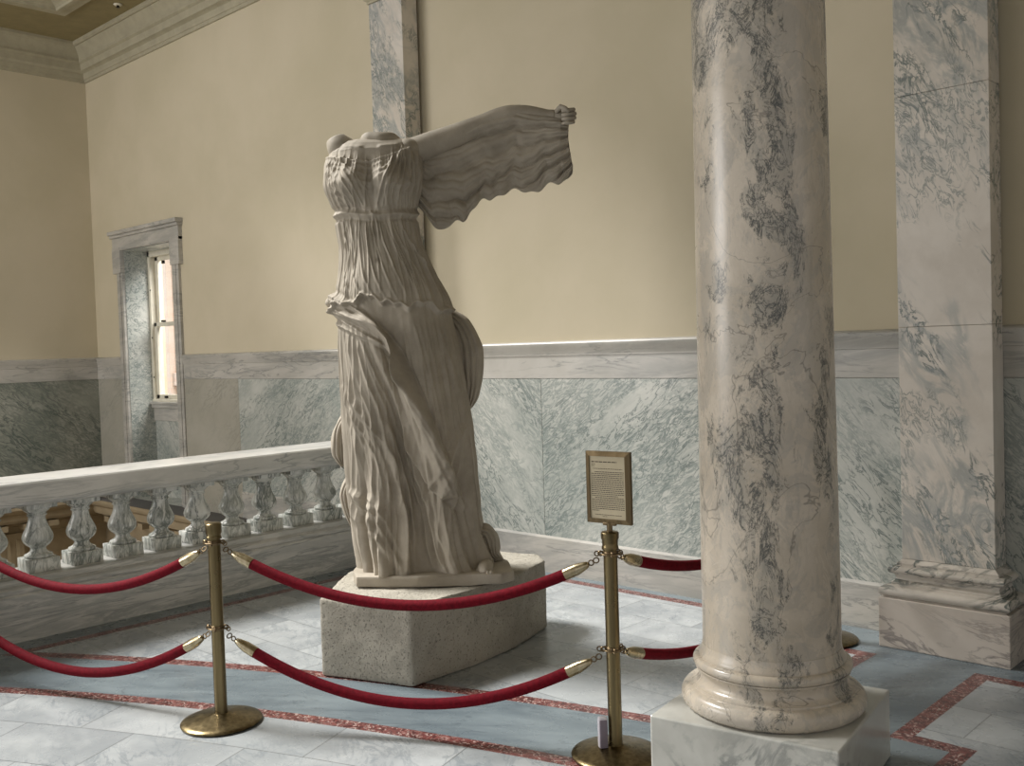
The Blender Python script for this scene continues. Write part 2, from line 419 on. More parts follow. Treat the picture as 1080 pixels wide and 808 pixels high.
for x0 in np.arange(-12.4, -7.2, .30): box(bm, x0, x0+.12, YW-.25, YW-.1, -.29, -.22)
obj('wall_lower', bm, M_tan, kind='structure')
bm = bmesh.new(); box(bm, XF-.2, -6.9, -5, YW+.2, -3.7, -3.6)
obj('floor_lower', bm, M_tan, kind='structure')

# back wall with the window opening
WX0, WX1, WZ1, WD = -12.06, -10.80, 3.10, .32
bm = bmesh.new()
box(bm, XF-.2, WX0, YW, YW+.5, 0, ZC+.3); box(bm, WX1, 6, YW, YW+.5, 0, ZC+.3); box(bm, WX0, WX1, YW, YW+.5, WZ1, ZC+.3)
obj('wall_back', bm, M_plaster, kind='structure')
bm = bmesh.new(); box(bm, XF-.2, XF, -5, YW, 0, ZC+.3)
obj('wall_left', bm, M_plaster, kind='structure')
# ceiling with the skylight opening over the well
SX0, SX1, SY0, SY1 = -11.63, -6.45, -2.4, 4.88
bm = bmesh.new()
box(bm, XF-.2, SX0, -5, YW+.2, ZC, ZC+.25); box(bm, SX1, 6, -6, YW+.2, ZC, ZC+.25)
box(bm, SX0, SX1, SY1, YW+.2, ZC, ZC+.25); box(bm, SX0, SX1, -5, SY0, ZC, ZC+.25)
obj('ceiling', bm, M_ceil, kind='structure')
bm = bmesh.new()
pf = [(0, ZC+.2), (0, ZC-.05), (.05, ZC-.05), (.07, ZC-.03), (.17, ZC-.03), (.19, ZC), (.19, ZC+.02), (.04, ZC+.2)]
sweep(bm, [(o, z) for o, z in pf], [(SX0+.06, SY0+.06), (SX0+.06, SY1-.06), (SX1-.06, SY1-.06), (SX1-.06, SY0+.06)][::-1], closed=True)
pf = [(-.16, ZC+.2), (-.16, ZC+.06), (-.10, ZC+.04), (-.02, ZC-.0), (.02, ZC-.04), (.02, ZC+.2)]
sweep(bm, pf, [(SX0+.06, SY0+.06), (SX0+.06, SY1-.06), (SX1-.06, SY1-.06), (SX1-.06, SY0+.06)][::-1], closed=True)
obj('trim_3', bm, M_corn, kind='structure')
bm = bmesh.new(); box(bm, SX0, SX1, SY0, SY1, ZC+.20, ZC+.24)
obj('window_2', bm, M_sky, kind='structure')
# crown cornice
bm = bmesh.new()
z = ZC
cp = [(0, z), (.24, z), (.24, z-.035), (.22, z-.05), (.20, z-.05), (.17, z-.09), (.13, z-.15), (.12, z-.19), (.13, z-.19), (.13, z-.215), (.11, z-.23),
      (.10, z-.235), (.09, z-.31), (.075, z-.315), (.04, z-.335), (.04, z-.36), (.03, z-.40), (.02, z-.405), (.018, z-.44), (0, z-.445)]
sweep(bm, cp, [(XF, -5), (XF, YW), (6, YW)])
obj('trim_4', bm, M_corn, smooth=True, angle=30, kind='structure')

# wainscot: panels, frieze and cap
def runs(segs, fn):
    bm = bmesh.new()
    for s in segs: fn(bm, *s)
    return bm
PY = YW-.018
def panel(name, x0, x1, mat, z0=.28, z1=1.50):
    bm = bmesh.new(); box(bm, x0+.001, x1-.001, PY, YW+.001, z0, z1, .0015, seg=1)
    return obj(name, bm, mat, kind='structure')
n = 5
for x0, x1, m in [(-12.93, -12.21, M_panelP), (-10.65, -9.49, M_panelP), (-9.49, -7.3, M_panelA), (-7.3, -5.13, M_panelB), (-5.13, -2.95, M_panelA),
                  (-2.95, -2.2, M_panelB), (-2.2, -.6, M_panelB), (-.6, 2, M_panelA)]:
    panel('trim_%d' % n, x0, x1, m, -.0 if x1 < -9.3 else .28); n += 1
cap = [(-.002, 1.785), (.034, 1.776), (.044, 1.765), (.042, 1.745), (.038, 1.735), (.034, 1.71), (.026, 1.69), (.026, 1.675), (.020, 1.67), (.020, 1.502), (-.002, 1.50)]
bm = bmesh.new()
sweep(bm, cap, [(XF, -5), (XF, YW), (-12.21, YW)]); sweep(bm, cap, [(-10.65, YW), (6, YW)])
obj('trim_%d' % n, bm, M_trim, smooth=True, angle=25, kind='structure'); n += 1
bm = bmesh.new()
bs = [(-.002, .287), (.019, .285), (.028, .268), (.030, 0.0), (-.002, 0)]
sweep(bm, bs, [(-9.49, YW), (6, YW)])
obj('baseboard_back', bm, M_trim, kind='structure')
for y0, y1 in ((3.2, 5.72), (.7, 3.2), (-1.8, .7)):
    bm = bmesh.new(); box(bm, XF-.001, XF+.018, y0+.001, y1-.001, .0, 1.50, .0015, seg=1)
    obj('trim_%d' % n, bm, M_panelD, kind='structure'); n += 1

# window: marble surround, reveal, niche panel, sash
win = bpy.data.objects.new('window_1', None); COL.objects.link(win); win['kind'] = 'structure'; win.location = (0, 0, 0)
bm = bmesh.new()
for x0, x1 in ((-12.21, WX0), (WX1, -10.65)):
    box(bm, x0, x1, YW-.035, YW+.01, 0, WZ1+.05, .004); 
    box(bm, x0+.05, x1-.05, YW-.045, YW-.034, 0, WZ1, .003)
for x0, x1 in ((-12.27, WX0-.003), (WX1+.003, -10.59)): box(bm, x0, x1, YW-.056, YW+.01, 2.82, WZ1+.04, .004)
box(bm, -12.27, -10.59, YW-.05, YW+.01, WZ1+.002, WZ1+.16, .004)
box(bm, -12.29, -10.57, YW-.075, YW+.01, WZ1+.16, WZ1+.195, .006)
box(bm, -12.30, -10.56, YW-.10, YW+.01, WZ1+.195, WZ1+.245, .010)
obj('window_frame', bm, M_trim, win, kind='structure')
bm = bmesh.new()
box(bm, WX0-.02, WX0+.006, YW, YW+WD+.1, 0, WZ1); box(bm, WX1-.006, WX1+.02, YW, YW+WD+.1, 0, WZ1); box(bm, WX0, WX1, YW, YW+WD+.1, WZ1-.006, WZ1+.02)
obj('window_reveal', bm, M_panelA, win, kind='structure')
bm = bmesh.new(); box(bm, WX0, WX1, YW+WD, YW+.5, 0, 1.0); box(bm, WX0, WX1, YW-.02, YW+.5, -.04, .001); obj('niche_panel', bm, M_panelB, win, kind='structure')
bm = bmesh.new()
box(bm, WX0, WX1, YW+WD-.02, YW+.5, .96, 1.12, .004); box(bm, WX0, WX1, YW+WD-.05, YW+.5, 1.12, 1.17, .008); box(bm, WX0, WX1, YW+WD-.07, YW+.5, 1.17, 1.20, .006)
obj('window_sill', bm, M_trim, win, kind='structure')
ys = YW+WD
bm = bmesh.new()
box(bm, WX0, WX0+.05, ys-.02, ys+.12, 1.2, WZ1, .004); box(bm, WX1-.05, WX1, ys-.02, ys+.12, 1.2, WZ1, .004)
box(bm, WX0, WX1, ys-.02, ys+.12, WZ1-.07, WZ1, .004); box(bm, WX0, WX1, ys-.03, ys+.12, 1.2, 1.235, .004)
obj('window_jamb', bm, M_whitep, win, kind='structure')
for nm, z0, z1, yy in (('lower_sash', 1.235, 2.20, ys+.01), ('upper_sash', 2.15, WZ1-.07, ys+.055)):
    bm = bmesh.new()
    a0, a1 = WX0+.05, WX1-.05
    box(bm, a0, a0+.07, yy, yy+.04, z0, z1, .004); box(bm, a1-.07, a1, yy, yy+.04, z0, z1, .004)
    box(bm, a0, a1, yy, yy+.04, z0, z0+.055, .004); box(bm, a0, a1, yy, yy+.04, z1-.05, z1, .004)
    so = obj(nm, bm, M_whitep, win, kind='structure')
    bm = bmesh.new(); box(bm, a0+.06, a1-.06, yy+.018, yy+.024, z0+.05, z1-.045)
    obj('pane', bm, M_glass, so, kind='structure')
bm = bmesh.new()
for x in (-11.75, -11.1):
    box(bm, x-.03, x+.03, ys-.012, ys+.012, 1.245, 1.275, .004); box(bm, x-.02, x+.02, ys-.02, ys+.03, 2.20, 2.225, .004); box(bm, x-.02, x+.02, ys+.02, ys+.05, 2.93, 2.97, .004)
for z in (1.5, 2.0, 2.6): box(bm, WX0+.05, WX0+.058, ys-.028, ys-.018, z, z+.02)
obj('sash_latch', bm, M_metal, win, kind='structure')
# building across the court
bt = empty('neighbouring_building', (-18, 9.6, -1), 'pale brick building across the court, seen through the sash window', 'building')
bm = bmesh.new(); box(bm, -8, 6, 0, .5, 0, 7)
box(bm, -8, 6, -.08, 0, 2.2, 2.45, .01)
for x in (-4.2, -2.2, -.7, 1.6, 3.5): box(bm, x, x+.45, -.12, 0, 0, 7, .01)
obj('brick_wall', bm, M_brick, bt)
bm = bmesh.new(); box(bm, -8, 6, -.16, .02, 5.0, 5.2, .01); obj('stone_course', bm, M_whitep, bt)

# ================================================================ PILASTERS
def pilaster(x0, x1, yf, label, ztop, seams):
    t = empty('marble_pilaster', ((x0+x1)/2, YW, 0), label, 'pilaster', 'wall pilasters')
    h = (x1-x0)/2; d = YW-yf-.002
    bm = bmesh.new(); zs = [.49] + seams + [ztop]
    for a, b in zip(zs, zs[1:]): box(bm, -h, h, -d, -.03, a+.0008, b-.0008, .002, seg=1)
    obj('shaft', bm, M_pil, t)
    bm = bmesh.new(); path = [(-h, 0), (-h, -d), (h, -d), (h, 0)]
    pr = [(-.05, .28), (.075, .28)] + arc(.070, .315, .030, -80, 90, 8)[0:] + [(.045, .350), (.045, .358)] + [(.030, .372), (.026, .392), (.034, .408)] \
        + [(.044, .410)] + arc(.040, .432, .020, -80, 90, 6) + [(.022, .455), (.022, .468), (.010, .478), (.0, .49), (-.05, .49)]
    sweep(bm, pr, path)
    obj('base_moulding', bm, M_pilbase, t, smooth=True, angle=40)
    bm = bmesh.new(); box(bm, -h-.10, h+.10, -d-.10, -.034, 0, .28, .005)
    obj('plinth', bm, M_pilplinth, t)
    if ztop < 5.3:
        bm = bmesh.new()
        pr = [(-.05, ztop), (.012, ztop), (.012, ztop+.02), (.03, ztop+.03), (.045, ztop+.06), (.045, ztop+.08), (.02, ztop+.09), (.02, ztop+.30), (.06, ztop+.34), (.09, ztop+.40), (.09, ztop+.46), (-.05, ztop+.46)]
        sweep(bm, pr, path); obj('capital', bm, M_corn, t, smooth=True, angle=40)
    return t
pilaster(-2.272, -1.776, 5.52, 'wide veined marble pilaster on the wall to the right of the round column', 4.78, [1.79, 3.06])
pilaster(-6.83, -6.40, 5.52, 'veined marble pilaster rising on the wall behind the draped statue', 4.74, [1.79, 3.3])

# ================================================================ COLUMN
ct = empty('marble_column', (-2.011, 3.578, 0), 'large round veined marble column on a square plinth in the foreground', 'column', rz=math.radians(9.7))
bm = bmesh.new(); box(bm, -.369, .369, -.369, .369, 0, .282, .008, seg=3); obj('plinth', bm, M_plinth, ct)
bm = bmesh.new()
pr = [(.30, .282), (.352, .282)] + arc(.342, .322, .036, -85, 88, 12, .040) + [(.333, .364), (.332, .372), (.322, .374)] \
    + [(.312, .380), (.303, .392), (.300, .408), (.304, .424), (.312, .434)] + [(.318, .436), (.318, .442)] \
    + arc(.308, .460, .018, -80, 85, 8, .019) + [(.300, .480), (.300, .490), (.295, .498), (.289, .512), (.285, .53), (.24, .53)]
pr = [(r*.958, z) for r, z in pr]
lathe(bm, pr, 96); obj('base_moulding', bm, M_col, ct, smooth=True, angle=50)
bm = bmesh.new()
pr = [(.271 - .035*max(0, (z-.8)/4.9)**1.1, z) for z in np.linspace(.528, 5.30, 50)]
lathe(bm, pr, 128); obj('shaft', bm, M_col, ct, smooth=True, angle=50)
bm = bmesh.new()
lathe(bm, [(.25, 5.30), (.275, 5.30), (.28, 5.32), (.275, 5.34), (.262, 5.35), (.262, 5.42), (.31, 5.48), (.33, 5.52), (.33, 5.56)], 64)
box(bm, -.36, .36, -.36, .36, 5.56, ZC-.002, .006); obj('capital', bm, M_corn, ct, smooth=True, angle=40)

# ================================================================ BALUSTRADE
bt = empty('balustrade', (-6.77, 0, 0), 'white marble balustrade with a broad top rail edging the stair well', 'balustrade')
bm = bmesh.new()
sweep(bm, [(-.22, .845), (.235, .845), (.245, .855), (.25, .87), (.25, .985), (.24, .995), (-.24, .995), (-.25, .985), (-.25, .87), (-.235, .845)], [(0, -3), (0, 5.50)])
obj('top_rail', bm, M_rail, bt)
bm = bmesh.new()
sweep(bm, [(-.22, 0.0), (.25, 0.0), (.25, .285), (.243, .295), (.237, .297)] + [(.243, .31), (.240, .33), (.225, .345), (.21, .352), (.20, .385), (-.2, .385), (-.25, .35)], [(0, -3), (0, 5.415)])
obj('base_course', bm, M_rail, bt, smooth=True, angle=25)
bm = bmesh.new()
box(bm, -.1, .1, -.1, .1, 0, .085, .003); box(bm, -.098, .098, -.098, .098, .412, .4602, .003)
pr = [(.02, .084), (.085, .084)] + arc(.076, .097, .013, -70, 80, 5) + [(.070, .112), (.056, .122), (.049, .133), (.047, .146), (.055, .155), (.072, .168), (.085, .182),
      (.093, .198), (.096, .214), (.094, .230), (.087, .250), (.076, .272), (.064, .298), (.056, .322), (.0525, .344), (.054, .356), (.062, .360), (.062, .366), (.056, .369)] \
      + [(.058, .378), (.068, .386), (.082, .398), (.090, .412), (.02, .412)]
lathe(bm, pr, 32)
b0 = obj('baluster', bm, M_bal, bt, smooth=True, angle=38)
ys_ = [5.1085 - .2855*k for k in range(17)]
for i, yy in enumerate(ys_):
    b = b0 if i == 0 else b0.copy()
    if i: COL.objects.link(b); b.parent = bt
    b.location = (0, yy, .385)

# ================================================================ STONE PLINTH
pt = [(-4.462, 3.120), (-3.925, 3.305), (-3.930, 3.76), (-3.965, 4.13), (-4.10, 4.55), (-4.245, 4.645), (-4.60, 4.56), (-4.93, 4.02), (-4.86, 3.62)]
ctr = np.array([-4.42, 3.86])
bm = bmesh.new(); prism(bm, [(x-ctr[0], y-ctr[1]) for x, y in pt], 0.004, .425, .012)
bmesh.ops.triangulate(bm, faces=bm.faces)
for _ in range(5):
    bmesh.ops.subdivide_edges(bm, edges=[e for e in bm.edges if e.calc_length() > .035], cuts=1)
    bmesh.ops.triangulate(bm, faces=[f for f in bm.faces if len(f.verts) > 3])
bm.normal_update()
from mathutils import noise as mn
for v in bm.verts:
    if v.co.z > .006:
        p = v.co
        d = .0045*mn.noise(p*6) + .0025*mn.noise(p*22) - .006*max(0, mn.noise(p*40)-.35)
        v.co = p + v.normal*d
po = obj('stone_plinth', bm, M_rough, smooth=True, angle=50)
po.location = (ctr[0], ctr[1], 0)
tag(po, 'rough pitted stone block with angled sides under the statue', 'plinth')

# ================================================================ STATUE (weathered draped antique figure, generic)
SA = np.array([-4.42, 3.98]); SU = np.array([.725, .689]); SW = np.array([.689, -.725])
st = empty('stone_statue', (SA[0], SA[1], .425), 'weathered headless stone statue of a draped standing figure, cloth billowing from one raised arm', 'statue')
def toL(u, w, z):     # local statue frame -> parent's local coordinates
    return np.stack([SU[0]*u + SW[0]*w, SU[1]*u + SW[1]*w, z-.425], -1)
rng = np.random.RandomState(3)
def snoise(seed, dims, fr):
    r = np.random.RandomState(seed); K = r.randn(10, dims)*fr; P = r.rand(10)*2*PI
    def f(*xs):
        s = 0
        for k, p in zip(K, P): s = s + np.sin(sum(k[i]*xs[i] for i in range(dims)) + p)
        return s/4.5
    return f
def smooth01(x, a, b):
    t = np.clip((x-a)/(b-a), 0, 1); return t*t*(3-2*t)
def ridge(ph, p=1.0):      # rounded ridges with sharp valleys
    return (1-np.abs(np.sin(ph))**1.0)*0 + np.abs(np.cos(ph))**p
def dist_poly(T, Z, pts):
    """distance to polyline in (T,Z) space + parameter"""
    best = np.full(T.shape, 9.); par = np.zeros(T.shape); sgn = np.zeros(T.shape)
    n = len(pts)-1
    for i in range(n):
        ax, ay = pts[i]; bx, by = pts[i+1]; dx, dy = bx-ax, by-ay; L = dx*dx+dy*dy
        s = np.clip(((T-ax)*dx + (Z-ay)*dy)/L, 0, 1)
        ex, ey = T-(ax+s*dx), Z-(ay+s*dy)
        d = np.hypot(ex, ey); m = d < best
        best[m] = d[m]; par[m] = ((i+s)/n)[m]; sgn[m] = np.sign(dx*ey-dy*ex)[m]
    return best, par, sgn
def curve(pts, n=14):      # Catmull-Rom
    P = [pts[0]] + list(pts) + [pts[-1]]; out = []
    for i in range(1, len(P)-2):
        p0, p1, p2, p3 = [np.array(q, float) for q in P[i-1:i+3]]
        for s in np.linspace(0, 1, n, endpoint=False):
            out.append(.5*((2*p1)+(-p0+p2)*s+(2*p0-5*p1+4*p2-p3)*s*s+(-p0+3*p1-3*p2+p3)*s**3))
    out.append(np.array(pts[-1], float)); return [tuple(q) for q in out]
def grid_mesh(name, V, closed_u=True, caps=True):
    """V [rows, cols, 3]"""
    nr, nc = V.shape[:2]; idx = np.arange(nr*nc).reshape(nr, nc)
    a = idx[:-1]; b = idx[1:]
    if closed_u: q = np.stack([a, np.roll(a, -1, 1), np.roll(b, -1, 1), b], -1).reshape(-1, 4)
    else: q = np.stack([a[:, :-1], a[:, 1:], b[:, 1:], b[:, :-1]], -1).reshape(-1, 4)
    me = bpy.data.meshes.new(name)
    verts = V.reshape(-1, 3); faces = q.tolist()
    if caps and closed_u:
        faces.append(idx[0][::-1].tolist()); faces.append(idx[-1].tolist())
    me.from_pydata(verts.tolist(), [], faces); me.update()
    return me
def normals(V, closed=True):
    du = (np.roll(V, -1, 1) - np.roll(V, 1, 1)) if closed else np.gradient(V, axis=1)
    dv = np.gradient(V, axis=0)
    n = np.cross(du, dv); n /= np.linalg.norm(n, axis=-1, keepdims=True)+1e-9
    return n

#        z      uL      uR     depth  w0
prof = np.array([
 (3.005, -.40, -.17, .06, -.02), (2.999, -.47, -.120, .10, -.02), (2.985, -.525, -.085, .140, -.02), (2.96, -.560, -.060, .168, -.01), (2.92, -.582, -.048, .192, -.005), (2.870, -.590, -.042, .180, .0), (2.780, -.600, -.040, .190, .01),
 (2.715, -.606, -.046, .195, .01), (2.650, -.588, -.062, .190, .005), (2.590, -.568, -.072, .178, .0), (2.480, -.551, -.078, .185, .0), (2.370, -.533, -.055, .195, .01),
 (2.250, -.534, -.005, .215, .02), (2.140, -.545, .045, .235, .02), (2.060, -.560, .078, .25, .02), (1.970, -.566, .105, .265, .02),
 (1.860, -.560, .126, .27, .02), (1.570, -.553, .170, .275, .02), (1.290, -.540, .203, .28, .02), (1.010, -.520, .212, .285, .03), (.780, -.503, .222, .30, .04),
 (.660, -.486, .236, .315, .05), (.550, -.462, .262, .33, .06), (.485, -.455, .290, .345, .07)])
NR, NC = 760, 620
zz = np.linspace(3.0, .485, NR)
# denser rows at the very top
zz = np.concatenate([np.linspace(3.005, 2.93, 40), np.linspace(2.93, .485, NR-40)])
def pi_(c):
    x = np.interp(zz, prof[::-1, 0], prof[::-1, c]); k = np.hanning(31); k /= k.sum()
    y = np.convolve(np.pad(x, 15, mode='edge'), k, 'valid')
    m = smooth01(zz, 2.88, 2.93); return x*m + y*(1-m)
uL, uR, dep, w0 = pi_(1), pi_(2), pi_(3), pi_(4)
th = np.linspace(0, 2*PI, NC, endpoint=False)
Z = np.repeat(zz[:, None], NC, 1); TH = np.repeat(th[None], NR, 0)
cs, sn = np.cos(TH), np.sin(TH)           # u = cos, w = -sin so that front (+w) is th in (pi, 2pi)
ee = 2/2.25
T = np.sign(cs)*np.abs(cs)**ee; Wd = -np.sign(sn)*np.abs(sn)**ee
uc, ha = ((uL+uR)/2)[:, None], ((uR-uL)/2)[:, None]
front = smooth01(Wd, -.25, .35)
def G(x, s): return np.exp(-(x/s)**2)
# anatomy (outward, metres, mainly along w)
ana = np.zeros_like(Z)
for tc in (-.46, .42): ana += .085*G(T-tc, .30)*G(Z-2.715, .080)*front
ana -= .030*G(T+.02, .15)*G(Z-2.74, .13)*front
ana -= .030*smooth01(Z, 2.84, 2.96)*front
ana += .012*G(Z-(2.925+.03*np.abs(T+.02)), .012)*smooth01(np.abs(T+.02), .12, .25)*smooth01(-np.abs(T+.02), -.75, -.55)*front
ana += .026*G(T, .45)*G(Z-2.20, .16)*front + .012*G(T, .8)*G(Z-2.40, .08)*front
ana -= .014*G((T+.02)*.25, .012)*G(Z-2.27, .02)*front
ana -= .008*G(T+.03, .05)*smooth01(Z, 2.28, 2.33)*smooth01(-Z, -2.50, -2.44)*front
lt = np.interp(zz, [.5, 1.0, 1.4, 2.05], [-.52, -.50, -.50, -.42])[:, None]
rt = np.interp(zz, [.5, 1.0, 1.4, 2.05], [.62, .60, .48, .38])[:, None]
legm = smooth01(-Z, -2.08, -1.85)
ana += front*legm*(.050*G(T-lt, .34)*(.6+.5*G(Z-1.75, .45)) + .080*G(T-rt, .36)*(.55+.6*G(Z-1.40, .35)))
ana -= front*legm*.060*G(T-(lt+rt)/2, .24)*smooth01(-Z, -1.9, -1.2)
base = np.stack([uc + ha*T, w0[:, None] + dep[:, None]*Wd + ana, Z], -1)
N = normals(base)
# make sure outward
if (N[:, :, 1]*Wd).mean() < 0: N = -N
n1 = snoise(1, 2, 2.2); n2 = snoise(2, 2, 5.0); n3 = snoise(5, 2, 11.)
s_arc = TH  # angle parameter
D = np.zeros_like(Z)
# ---- irregular merging folds: stretched, warped ridges, periodic around the body
def aniso(seed, kt, kz, n_=14):
    r = np.random.RandomState(seed); kth = np.round(r.choice([-1, 1], n_)*(kt*(.55+.9*r.rand(n_)))); kzz = r.randn(n_)*kz; P = r.rand(n_)*2*PI
    def f(t_, z_): return sum(np.sin(k*t_ + m*z_ + p) for k, m, p in zip(kth, kzz, P))/math.sqrt(n_/2)
    return f
def ridged(x, p=.75): return .62 - np.abs(np.tanh(x*.9))**p       # sharp crests
def valley(x, p=.8): return np.abs(np.tanh(x*.9))**p - .55        # rounded folds, sharp valleys
mk = smooth01(-Z, -1.98, -1.75)
wr_ = .10*np.sin(2*s_arc+1.5*Z) + .06*np.sin(3*s_arc-2.6*Z+1)
# skirt folds drift towards the viewer's right as they fall
ta = s_arc + wr_ + .16*(2.0-Z)*np.cos(s_arc-4.4)
onleg = np.clip(G(T-lt, .28)*smooth01(Z, .75, 1.15) + G(T-rt, .30)*smooth01(Z, .70, 1.1), 0, 1)*front
low = smooth01(-Z, -1.6, -.8)
D += mk*valley(aniso(101, 6, .55)(ta, Z))*.060*(.30+.70*low)*(1-.85*onleg)
D += mk*valley(aniso(102, 12, 1.1)(ta, Z))*.026*(.4+.6*low)*(1-.6*onleg)
D += mk*ridged(aniso(103, 24, 2.0)(ta, Z))*.009*(1-.35*onleg)
D += smooth01(-Z, -.75, -.5)*(.02*n2(s_arc*1.6, Z*.6))
# torso: thin clinging cloth
mt = smooth01(Z, 1.95, 2.05)*smooth01(-Z, -2.56, -2.50)
tb = s_arc + .05*np.sin(5*Z+s_arc) + .55*(2.54-Z)*np.sin((s_arc-4.7))*.6
side = .22+.78*smooth01(np.abs(T+.03), .15, .6)
D += mt*ridged(aniso(111, 13, 2.0)(tb, Z))*.013*side
D += mt*ridged(aniso(112, 26, 3.5)(tb, Z))*.006*side
mc = smooth01(Z, 2.53, 2.60)*smooth01(-Z, -2.99, -2.93)
bare = np.clip(G(T+.47, .22)*G(Z-2.73, .07)+G(T-.42, .22)*G(Z-2.73, .07), 0, 1)*front
tc_ = s_arc + .5*(Z-2.56)*np.sin((s_arc-4.7)*2)
mc = mc*(1-.92*front*smooth01(Z, 2.82, 2.90)*smooth01(-T, -.75, -.55))
D += mc*ridged(aniso(113, 13, 4.0)(tc_, Z))*.012*(1-.8*bare)
D += mc*ridged(aniso(114, 24, 6.0)(tc_, Z))*.006*(1-.7*bare)
# ---- belt under the bust
zb_ = 2.545+.010*np.sin(s_arc*2+1)+.005*np.sin(s_arc*5)
D += .012*G(Z-zb_, .011) - .010*G(Z-zb_-.030, .013) - .010*G(Z-zb_+.030, .013)
# ---- strokes in (T, Z), only on the front half
fr = smooth01(Wd, -.15, .2)
def stroke(pts, w, amp, taper=True, kind='ridge'):
    cv = curve(pts, 7); zs = [p[1] for p in cv]
    r0 = int(np.searchsorted(-zz, -(max(zs)+4.2*w))); r1 = int(np.searchsorted(-zz, -(min(zs)-4.2*w)))
    r0 = max(0, r0); r1 = min(NR, r1)
    if r1 <= r0: return
    sl_ = np.s_[r0:r1, NC//2-30:NC]
    d, p, sg_ = dist_poly(T[sl_]*.45, Z[sl_], [(a_*.45, b_) for a_, b_ in cv])
    tp = np.sin(np.clip(p, 0.02, .98)*PI)**.5 if taper else 1.
    f = np.exp(-np.sqrt((d/w)**2+.04)*1.15)*1.1*(1-smooth01(d, 2.5*w, 4*w)) - .22*np.exp(-((d-2.2*w)/(.9*w))**2)
    D[sl_] += amp*f*tp*fr[sl_]
zn = 2.845 + .085*np.abs(T)**1.6 + .03*T          # edge of the cloth below the bare upper chest
D += fr*.010*smooth01(-(Z-zn), -.003, .005)*smooth01(Z, 2.60, 2.80)
D += fr*.007*G(Z-zn+.007, .008)
for k in range(3):
    dz = .045+.042*k
    stroke([(-.78+.08*k, 2.93-.03*k), (-.45, 2.87-dz*.85), (0, 2.845-dz), (.45, 2.885-dz*.8), (.80-.05*k, 2.955-.02*k)], .015, .010)
for k in range(6):         # gathered at the right shoulder
    stroke([(.72+.03*k, 2.97), (.55+.07*k, 2.85), (.45+.10*k, 2.72), (.35+.12*k, 2.60)], .008, .010)
for k in range(4):
    stroke([(-.86+.03*k, 2.95), (-.90+.05*k, 2.84), (-.88+.07*k, 2.70), (-.75+.1*k, 2.60)], .008, .007)
for k in range(9):         # falling from the belt over the hips
    a = -.85+.21*k
    stroke([(a*.75, 2.50), (a*.95, 2.36), (a*1.02+.06, 2.20), (a*.85+.18, 2.04)], .008, .0075)
# knot of the belt
stroke([(-.06, 2.56), (.02, 2.54), (.10, 2.555)], .016, .016)
stroke([(.02, 2.53), (-.03, 2.46), (.0, 2.40)], .008, .012); stroke([(.05, 2.53), (.10, 2.47), (.08, 2.39)], .008, .012)
# overfold hem: a step
hem = 2.01 + .045*np.cos(T*2.6+.4) + .016*np.sin(T*13) + .010*np.sin(T*29+1) - .05*G(T-.15, .25)
D += fr*.026*smooth01(Z-hem, -.006, .006)*smooth01(-(Z-hem), -.30, -.02)
D += fr*.012*G(Z-hem-.008, .012)
# mantle: rolled over the hip and falling diagonally
roll = [(-1.05, 2.06), (-.65, 1.98), (-.25, 1.88), (.08, 1.70), (.30, 1.45), (.48, 1.15), (.60, .92)]
for k, (off, w, amp) in enumerate([(.030, .015, .036), (.0, .017, .044), (-.034, .016, .040), (-.066, .014, .032), (-.10, .013, .024), (-.13, .010, .018)]):
    pts = [(t_ + off*(-.3-.25*i), z_ + off*(1-.05*i) + .01*math.sin(i*1.9+k*2)) for i, (t_, z_) in enumerate(roll)]
    stroke(pts, w, amp*.85, taper=False)
# hanging fall of the mantle below the diagonal
inside = smooth01(T-np.interp(Z, [.85, 1.0, 1.25, 1.5, 1.8], [.62, .25, .00, -.15, -.38]), -.01, .04)*smooth01(-(T-np.interp(Z, [.88, 1.15, 1.45, 1.70, 1.9], [.80, .56, .36, .12, -.2])), -.03, .01)
inside *= smooth01(Z, .90+.0, .915)*smooth01(-Z, -1.86, -1.78)
pf_ = 10*(T*1.0 + .55*(Z-1.3)) + .8*n1(T, Z)
D += fr*inside*(.034 + .016*(ridge(pf_*1.6, .8)-.5))
# deep shadowed folds between the legs and long rays over the thighs
for a, b, c, dd in [(-.32, -.22, -.12, -.20), (-.20, -.08, .0, -.05), (-.08, .04, .16, .14), (.05, .14, .28, .33)]:
    stroke([(a, 1.30), (b, 1.05), (c, .80), (dd, .52)], .014, .030)
rs = np.random.RandomState(12)
def fan(n_, src, mid, end, zs, w, amp, jit=.02):
    for k in range(n_):
        f = (k+.25*rs.randn())/(n_-1); z0, zm, z1 = zs
        x0 = src[0]+(src[1]-src[0])*f; x1 = mid[0]+(mid[1]-mid[0])*f; x2 = end[0]+(end[1]-end[0])*f
        stop = rs.uniform(.45, 1.); zend = z0+(z1-z0)*stop if rs.rand() < .5 else z1
        stroke([(x0+jit*rs.randn(), z0-.05*f*rs.rand()), ((x0+x1)/2+jit*rs.randn(), (z0+zm)/2), (x1+jit*rs.randn(), zm), (x2+jit*rs.randn(), zend)],
               w*rs.uniform(.7, 1.3), amp*rs.uniform(.5, 1.3))
fan(9, (-.92, -.55), (-.98, -.12), (-.95, -.18), (1.90, 1.30, .56), .010, .012)      # over the left thigh
fan(6, (-.95, -.80), (-.70, -.20), (-.55, -.05), (1.55, 1.15, .75), .012, .014)     # drag folds across the knee
fan(9, (.18, .85), (.22, .98), (.30, .98), (1.88, 1.30, .54), .010, .010)
fan(5, (.90, .80), (.70, .40), (.50, .15), (1.30, 1.00, .58), .014, .017)
fan(6, (-.30, .02), (-.16, .22), (-.22, .46), (1.35, .95, .52), .017, .032)
fan(5, (-.98, -.78), (-.86, -.40), (-.40, -.22), (.98, .80, .54), .014, .020)
